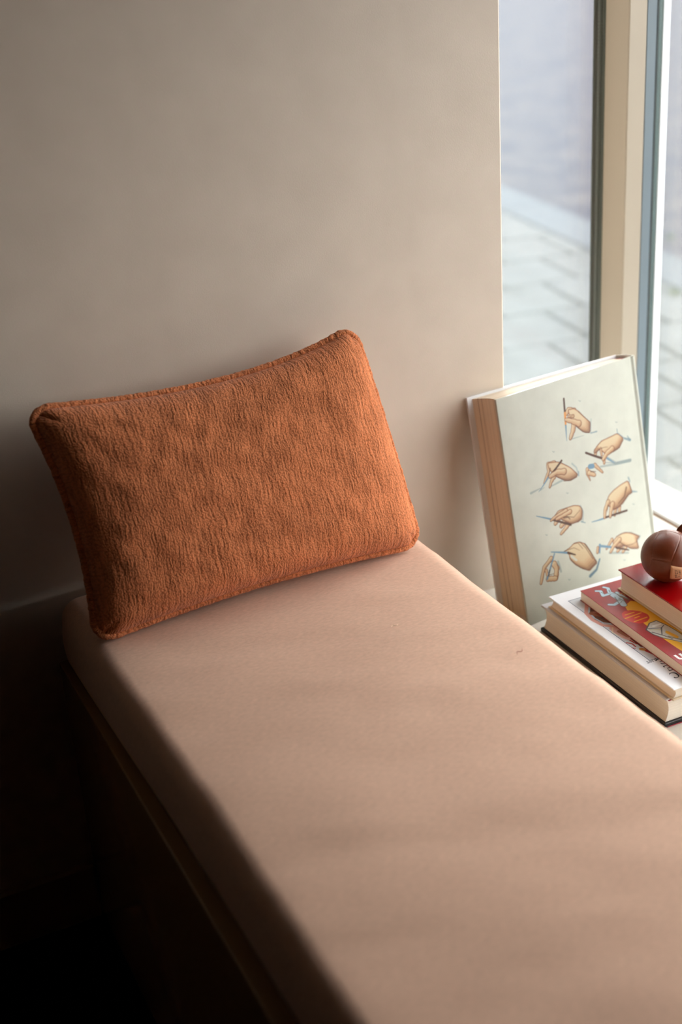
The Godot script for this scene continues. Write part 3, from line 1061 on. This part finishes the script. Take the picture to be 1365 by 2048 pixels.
# ---------- books ----------
func build_standing_book() -> void:
	var b0 := Vector3(0.6195, SILL + 0.0008, 0.1232)
	var ex := Vector3(0.98709, 0, -0.16016)
	var ey := Vector3(-0.03134, 0.98067, -0.19316)
	var nn := Vector3(0.15706, 0.19569, 0.96801)
	var w := 0.2614
	var h := 0.3205
	var t := thing("book", b0, "large upright cream book with drawn hands holding scalpels, leaning on the wall corner", "book")
	# frame: x along the cover to the spine, y out of the front cover, z up the book
	var fr := Transform3D(Basis(ex, nn, ey), Vector3.ZERO)
	var tf := 0.058
	var ts := 0.036
	var uvc := func(q: Vector2, f: float) -> Vector2: return Vector2(clampf(q.x / w, 0.002, 0.998), 1.0 - f)
	var outer := PackedVector2Array([Vector2(0, -0.003), Vector2(0.0006, -0.0006), Vector2(0.002, 0), Vector2(0.9455 * w, 0), Vector2(0.952 * w, -0.0006), Vector2(0.959 * w, -0.0018), Vector2(0.966 * w, -0.0016), Vector2(0.972 * w, -0.0004), Vector2(0.979 * w, 0.0002), Vector2(0.988 * w, -0.0006), Vector2(0.996 * w, -0.0026), Vector2(w, -0.006), Vector2(w + 0.001, -0.011)])
	var front := outer.duplicate()
	for q in [Vector2(w - 0.002, -0.0105), Vector2(0.99 * w, -0.0052), Vector2(0.978 * w, -0.0036), Vector2(0.955 * w, -0.0042), Vector2(0.94 * w, -0.003)]: front.append(q)
	obj("front_cover", extrude(front, fr, h, uvc), M["hands_cover"], t)
	var sp := PackedVector2Array([Vector2(w + 0.001, -0.011), Vector2(w + 0.0022, -0.018), Vector2(w + 0.001, -0.026), Vector2(w - 0.003, -ts + 0.001), Vector2(w - 0.006, -ts + 0.002), Vector2(w - 0.0022, -0.025), Vector2(w - 0.001, -0.018), Vector2(w - 0.002, -0.0105)])
	obj("spine", extrude(sp, fr, h, uvc), M["jacket_cream"], t)
	var bk := PackedVector2Array([Vector2(-0.002, -tf - 0.003), Vector2(-0.002, -tf), Vector2(w - 0.006, -ts + 0.002), Vector2(w - 0.003, -ts - 0.001), Vector2(0.93 * w, -ts - 0.0042)])
	obj("back_cover", extrude(bk, fr, h, uvc), M["jacket_white"], t)
	var line := PackedVector2Array([Vector2(w - 0.0025, -0.011), Vector2(w - 0.0015, -0.018), Vector2(w - 0.003, -0.025), Vector2(w - 0.007, -ts + 0.0035), Vector2(w - 0.013, -ts + 0.003), Vector2(w - 0.013, -0.006), Vector2(w - 0.006, -0.006)])
	obj("lining", extrude(line, Transform3D(fr.basis, ey * 0.003), h - 0.0075, uvc), M["crimson"], t)
	# the page block, hollow at the fore edge
	var pg: PackedVector2Array = []
	for k in 11:
		var f := k / 10.0
		var dip := 0.009 * sin(PI * f)
		pg.append(Vector2(0.006 + dip, lerpf(-0.0034, -tf + 0.0008, f)))
	pg.append(Vector2(w - 0.016, -ts + 0.003))
	pg.append(Vector2(w - 0.012, -ts * 0.5))
	pg.append(Vector2(w - 0.016, -0.0045))
	var uvp := func(q: Vector2, f: float) -> Vector2: return Vector2(f * 1.0 + q.x * 2.0, -q.y / 0.056)
	obj("page_block", extrude(pg, Transform3D(fr.basis, ey * 0.0035), h - 0.007, uvp), M["aged_pages"], t)

# a closed book lying flat: near left corner frame, w across to the spine (+x), d along +z
func flat_book(t: Node3D, w: float, d: float, th: float, turn: float, mats: Dictionary, over := 0.003, cov := 0.0025) -> void:
	t.rotation.y = turn
	var f := Transform3D.IDENTITY
	var uvp := func(q: Vector2, g: float) -> Vector2: return Vector2(g + q.x * 3.0, q.y / th)
	var low: float = mats.get("low", cov)
	var pg: PackedVector2Array = []
	for k in 9:
		var a := k / 8.0
		pg.append(Vector2(over + mats.get("hollow", 0.004) * sin(PI * a), lerpf(low, th - cov, a)))
	pg.append(Vector2(w - 0.004, th - cov))
	pg.append(Vector2(w - 0.004, low))
	obj("page_block", extrude(pg, Transform3D(Basis.IDENTITY, Vector3(0, 0, over)), d - 2.0 * over, uvp), M[mats.pages], t)
	obj("back_cover", box(Vector3(0, 0, 0), Vector3(w, low - 0.0001, d), 0.0008), M[mats.back], t)
	obj("front_cover", box(Vector3(0, th - cov + 0.0001, 0), Vector3(w, th, d), 0.0008), M[mats.front], t)
	var sp: PackedVector2Array = []
	for k in 9:
		var a := k / 8.0
		sp.append(Vector2(w - 0.001 + 0.004 * sin(PI * a), th * a))
	sp.append(Vector2(w - 0.003, th))
	sp.append(Vector2(w - 0.003, 0))
	obj("spine", extrude(sp, f, d, uvp), M[mats.spine], t)

func lettering(t: Node3D, s: String, at: Vector3, cap: float, font: String, m: String, bold := false) -> void:
	var tm := TextMesh.new()
	var fo := SystemFont.new()
	fo.font_names = PackedStringArray([font])
	if bold: fo.font_weight = 700
	tm.font = fo
	tm.text = s
	tm.font_size = 64
	tm.pixel_size = cap / (64 * 0.714)
	tm.depth = 0.0003
	tm.horizontal_alignment = HORIZONTAL_ALIGNMENT_RIGHT
	var o := obj("lettering", tm, M[m], t, at)
	o.basis = Basis(Vector3(-1, 0, 0), Vector3(0, 0, 1), Vector3(0, 1, 0))

func build_book_stack() -> void:
	# A: thick pale book at the bottom
	var y := SILL + 0.0005
	var a := thing("book", Vector3(0.6262, y, 0.142), "thick pale grey book with black lower cover at the bottom of the stack", "book")
	flat_book(a, 0.205, 0.2735, 0.0405, -0.016, {"pages": "pages", "back": "board_black", "front": "jacket_grey", "spine": "jacket_grey", "hollow": 0.004, "low": 0.0055}, 0.0035, 0.003)
	obj("jacket_fold", box(Vector3(0.004, 0.0366, 0.2704), Vector3(0.205, 0.0378, 0.2742), 0.0004), M["crimson"], a)
	obj("jacket_fold", box(Vector3(0.004, -0.0003, 0.2704), Vector3(0.205, 0.0008, 0.2746), 0.0004), M["crimson"], a)
	y += 0.0407
	# B: white book with the anatomy print
	var b := thing("book", Vector3(0.6305, y, 0.154), "white book with a framed anatomical picture, second from the bottom of the stack", "book")
	flat_book(b, 0.20, 0.2700, 0.0165, -0.018, {"pages": "pages", "back": "cream_board", "front": "white_cover", "spine": "jacket_white", "hollow": 0.003}, 0.003, 0.0022)
	lettering(b, "CIALIST", Vector3(0.0095, 0.0166, 0.2045), 0.0030, "Droid Serif", "print_navy")
	lettering(b, "E", Vector3(0.0215, 0.0166, 0.2105), 0.0125, "Droid Serif", "print_navy")
	lettering(b, "E", Vector3(0.0200, 0.0166, 0.2275), 0.0125, "Droid Serif", "print_navy")
	lettering(b, "C", Vector3(0.0160, 0.0166, 0.2445), 0.0125, "Droid Serif", "print_navy")
	y += 0.0168
	# C: red paperback
	var c := thing("book", Vector3(0.6598, y, 0.1855), "red paperback with a yellow shape, a red oval badge and pale blue figures", "book")
	flat_book(c, 0.168, 0.25, 0.0145, -0.034, {"pages": "pages", "back": "red_board", "front": "red_cover", "spine": "red_board", "hollow": 0.0}, 0.0008, 0.0008)
	lettering(c, "n", Vector3(0.0035, 0.0146, 0.2035), 0.0155, "Droid Sans", "print_white", true)
	y += 0.0148
	# D: thick dark red book
	var d := thing("book", Vector3(0.7030, y, 0.2085), "thick glossy dark red hardback under the leather ball", "book")
	flat_book(d, 0.135, 0.20, 0.0295, -0.016, {"pages": "pages", "back": "cream_board", "front": "dark_red_gloss", "spine": "dark_red_gloss", "hollow": 0.0015}, 0.003, 0.002)

# ---------- leather ball ----------
func seam_distance(q: Vector3, line: Array) -> float:
	var best := 1e9
	for i in range(1, line.size()):
		var a: Vector3 = line[i - 1]
		var ab: Vector3 = line[i] - a
		var t := clampf((q - a).dot(ab) / ab.length_squared(), 0.0, 1.0)
		best = minf(best, q.distance_to((a + ab * t).normalized()))
	return best

func build_ball() -> void:
	var r := 0.0345
	var at := Vector3(0.7386, 0.3928 + 0.0295 + 0.0003, 0.2653)
	var t := thing("leather_ball", at, "small stitched brown leather ball with a pale tag on the dark red book", "ball")
	var s1 := [Vector3(-0.2, 0.93, -0.34), Vector3(-0.40, 0.90, -0.15), Vector3(-0.610, 0.790, -0.066), Vector3(-0.803, 0.586, 0.103), Vector3(-0.939, 0.250, 0.238), Vector3(-0.976, 0.031, 0.217), Vector3(-0.956, -0.285, 0.067), Vector3(-0.80, -0.60, -0.05), Vector3(-0.4, -0.92, -0.1), Vector3(0.0, -1.0, 0.0)]
	var s2 := [Vector3(0.30, 0.92, 0.25), Vector3(0.124, 0.867, 0.483), Vector3(-0.131, 0.724, 0.677), Vector3(-0.351, 0.507, 0.787), Vector3(-0.503, 0.257, 0.825), Vector3(-0.553, -0.067, 0.830), Vector3(-0.50, -0.45, 0.74), Vector3(-0.3, -0.85, 0.4), Vector3(0.0, -1.0, 0.0)]
	var s3 := [Vector3(-0.939, 0.250, 0.238), Vector3(-0.784, 0.277, 0.556), Vector3(-0.503, 0.257, 0.825)]
	var s4 := [Vector3(0.30, 0.92, 0.25), Vector3(0.6, 0.6, 0.53), Vector3(0.8, 0.1, 0.59), Vector3(0.6, -0.6, 0.5), Vector3(0, -1, 0)]
	var s5 := [Vector3(-0.2, 0.93, -0.34), Vector3(0.1, 0.6, -0.8), Vector3(0.2, 0, -0.98), Vector3(0.1, -0.7, -0.7), Vector3(0, -1, 0)]
	var s6 := [Vector3(-0.2, 0.93, -0.34), Vector3(0.05, 0.99, -0.05), Vector3(0.30, 0.92, 0.25)]
	var st := begin()
	var g := []
	var uv := []
	var rows := 120
	var cols := 200
	for i in rows + 1:
		var th := PI * i / rows
		var row := []
		var ur := []
		for j in cols + 1:
			var ph := TAU * j / cols
			var q := Vector3(sin(th) * cos(ph), cos(th), sin(th) * sin(ph))
			var d := 9.0
			for s in [s1, s2, s3, s4, s5, s6]: d = minf(d, seam_distance(q, s))
			var rad := r * (1.0 - 0.014 * exp(-pow(d / 0.014, 2.0)) - 0.007 * exp(-d / 0.10))
			row.append(q * rad * Vector3(1, 0.985, 1) + Vector3(0, r * 0.975, 0))
			ur.append(Vector2(float(j) / cols, float(i) / rows))
		g.append(row)
		uv.append(ur)
	grid_into(st, g, uv)
	obj("body", finish(st), M["leather"], t)
	# pale tag wrapped on the ball
	var c00 := Vector3(-0.539, 0.110, 0.835)
	var c10 := Vector3(-0.080, -0.030, 0.989)
	var c11 := Vector3(0.006, -0.548, 0.837)
	var c01 := Vector3(-0.473, -0.492, 0.731)
	st = begin()
	for lay in [1.008, 1.045]:
		g = []
		uv = []
		for i in 13:
			var row := []
			var ur := []
			for j in 13:
				var q := c00.lerp(c10, j / 12.0).lerp(c01.lerp(c11, j / 12.0), i / 12.0).normalized()
				var edge: float = lay if i % 12 and j % 12 else 1.0
				row.append(q * r * edge + Vector3(0, r * 0.975, 0))
				ur.append(Vector2(j / 12.0, i / 12.0))
			g.append(row)
			uv.append(ur)
		grid_into(st, g, uv)
	obj("tag", finish(st), M["tag_leather"], t)
	# stamped strokes on the tag, too small in the photograph to read
	var marks := begin()
	var strokes := [[0.30, 0.22, 0.34, 0.48], [0.34, 0.22, 0.42, 0.26], [0.44, 0.22, 0.48, 0.46], [0.34, 0.48, 0.52, 0.44], [0.56, 0.20, 0.60, 0.34], [0.64, 0.20, 0.66, 0.36], [0.56, 0.34, 0.72, 0.34], [0.60, 0.40, 0.62, 0.54], [0.68, 0.40, 0.72, 0.52], [0.30, 0.60, 0.46, 0.58], [0.34, 0.58, 0.38, 0.76], [0.44, 0.60, 0.50, 0.78], [0.36, 0.76, 0.50, 0.72], [0.58, 0.62, 0.62, 0.76], [0.66, 0.60, 0.72, 0.76]]
	for s in strokes:
		var pa := Vector2(s[0], s[1])
		var pb := Vector2(s[2], s[3])
		var nv := (pb - pa).normalized().orthogonal() * 0.014
		var ps := []
		var ns := []
		for q2 in [pa - nv, pa + nv, pb + nv, pb - nv]:
			var q := c00.lerp(c10, q2.x).lerp(c01.lerp(c11, q2.x), q2.y).normalized()
			ps.append(q * r * 1.050 + Vector3(0, r * 0.975, 0))
			ns.append(q)
		quad(marks, ps, ns, [Vector2.ZERO, Vector2.ZERO, Vector2.ZERO, Vector2.ZERO])
	obj("stamped_marks", marks.commit(), M["print_black"], t)
	# leather flap standing up at the right
	st = begin()
	for lay in [0.0, 0.0022]:
		g = []
		uv = []
		for i in 11:
			var f := i / 10.0
			var row := []
			var ur := []
			for j in 7:
				var e := j / 6.0 - 0.5
				var wd := 0.022 * sin(PI * clampf(0.15 + 0.8 * f, 0, 1))
				row.append(Vector3(0.0285 + 0.010 * f * f + e * wd * 0.9, 0.052 + 0.022 * f, -0.008 + lay + 0.006 * f - e * e * 0.02))
				ur.append(Vector2(j / 6.0, f))
			g.append(row)
			uv.append(ur)
		grid_into(st, g, uv)
	obj("flap", finish(st), M["leather"], t)

# ---------- lint on the mattress ----------
func thread_at(at: Vector3, len: float, dir: float, m: String, label: String) -> void:
	var st := begin()
	var g := []
	var uv := []
	for i in 9:
		var f := i / 8.0 - 0.5
		var p := Vector3(cos(dir), 0, sin(dir)) * f * len + Vector3(-sin(dir), 0, cos(dir)) * 0.0016 * sin(f * 9.0) + Vector3.UP * (0.0004 + 0.0006 * absf(sin(f * 7.0)))
		var row := []
		var ur := []
		for j in 6:
			var a := TAU * j / 6.0
			row.append(p + (Vector3.UP * cos(a) + Vector3(-sin(dir), 0, cos(dir)) * sin(a)) * 0.00032)
			ur.append(Vector2(j / 6.0, f))
		g.append(row)
		uv.append(ur)
	grid_into(st, g, uv, true)
	var o := obj("thread", finish(st), M[m], null, at)
	tag(o, label, "thread")

func build_small_things() -> void:
	thread_at(Vector3(0.3277, 0.4918, 0.2958), 0.009, 0.2, "thread", "pale curl of lint on the mattress right of the rust cushion")
	thread_at(Vector3(0.4163, 0.4918, 0.4191), 0.012, -0.3, "red_thread", "short dark red thread on the mattress near its window edge")
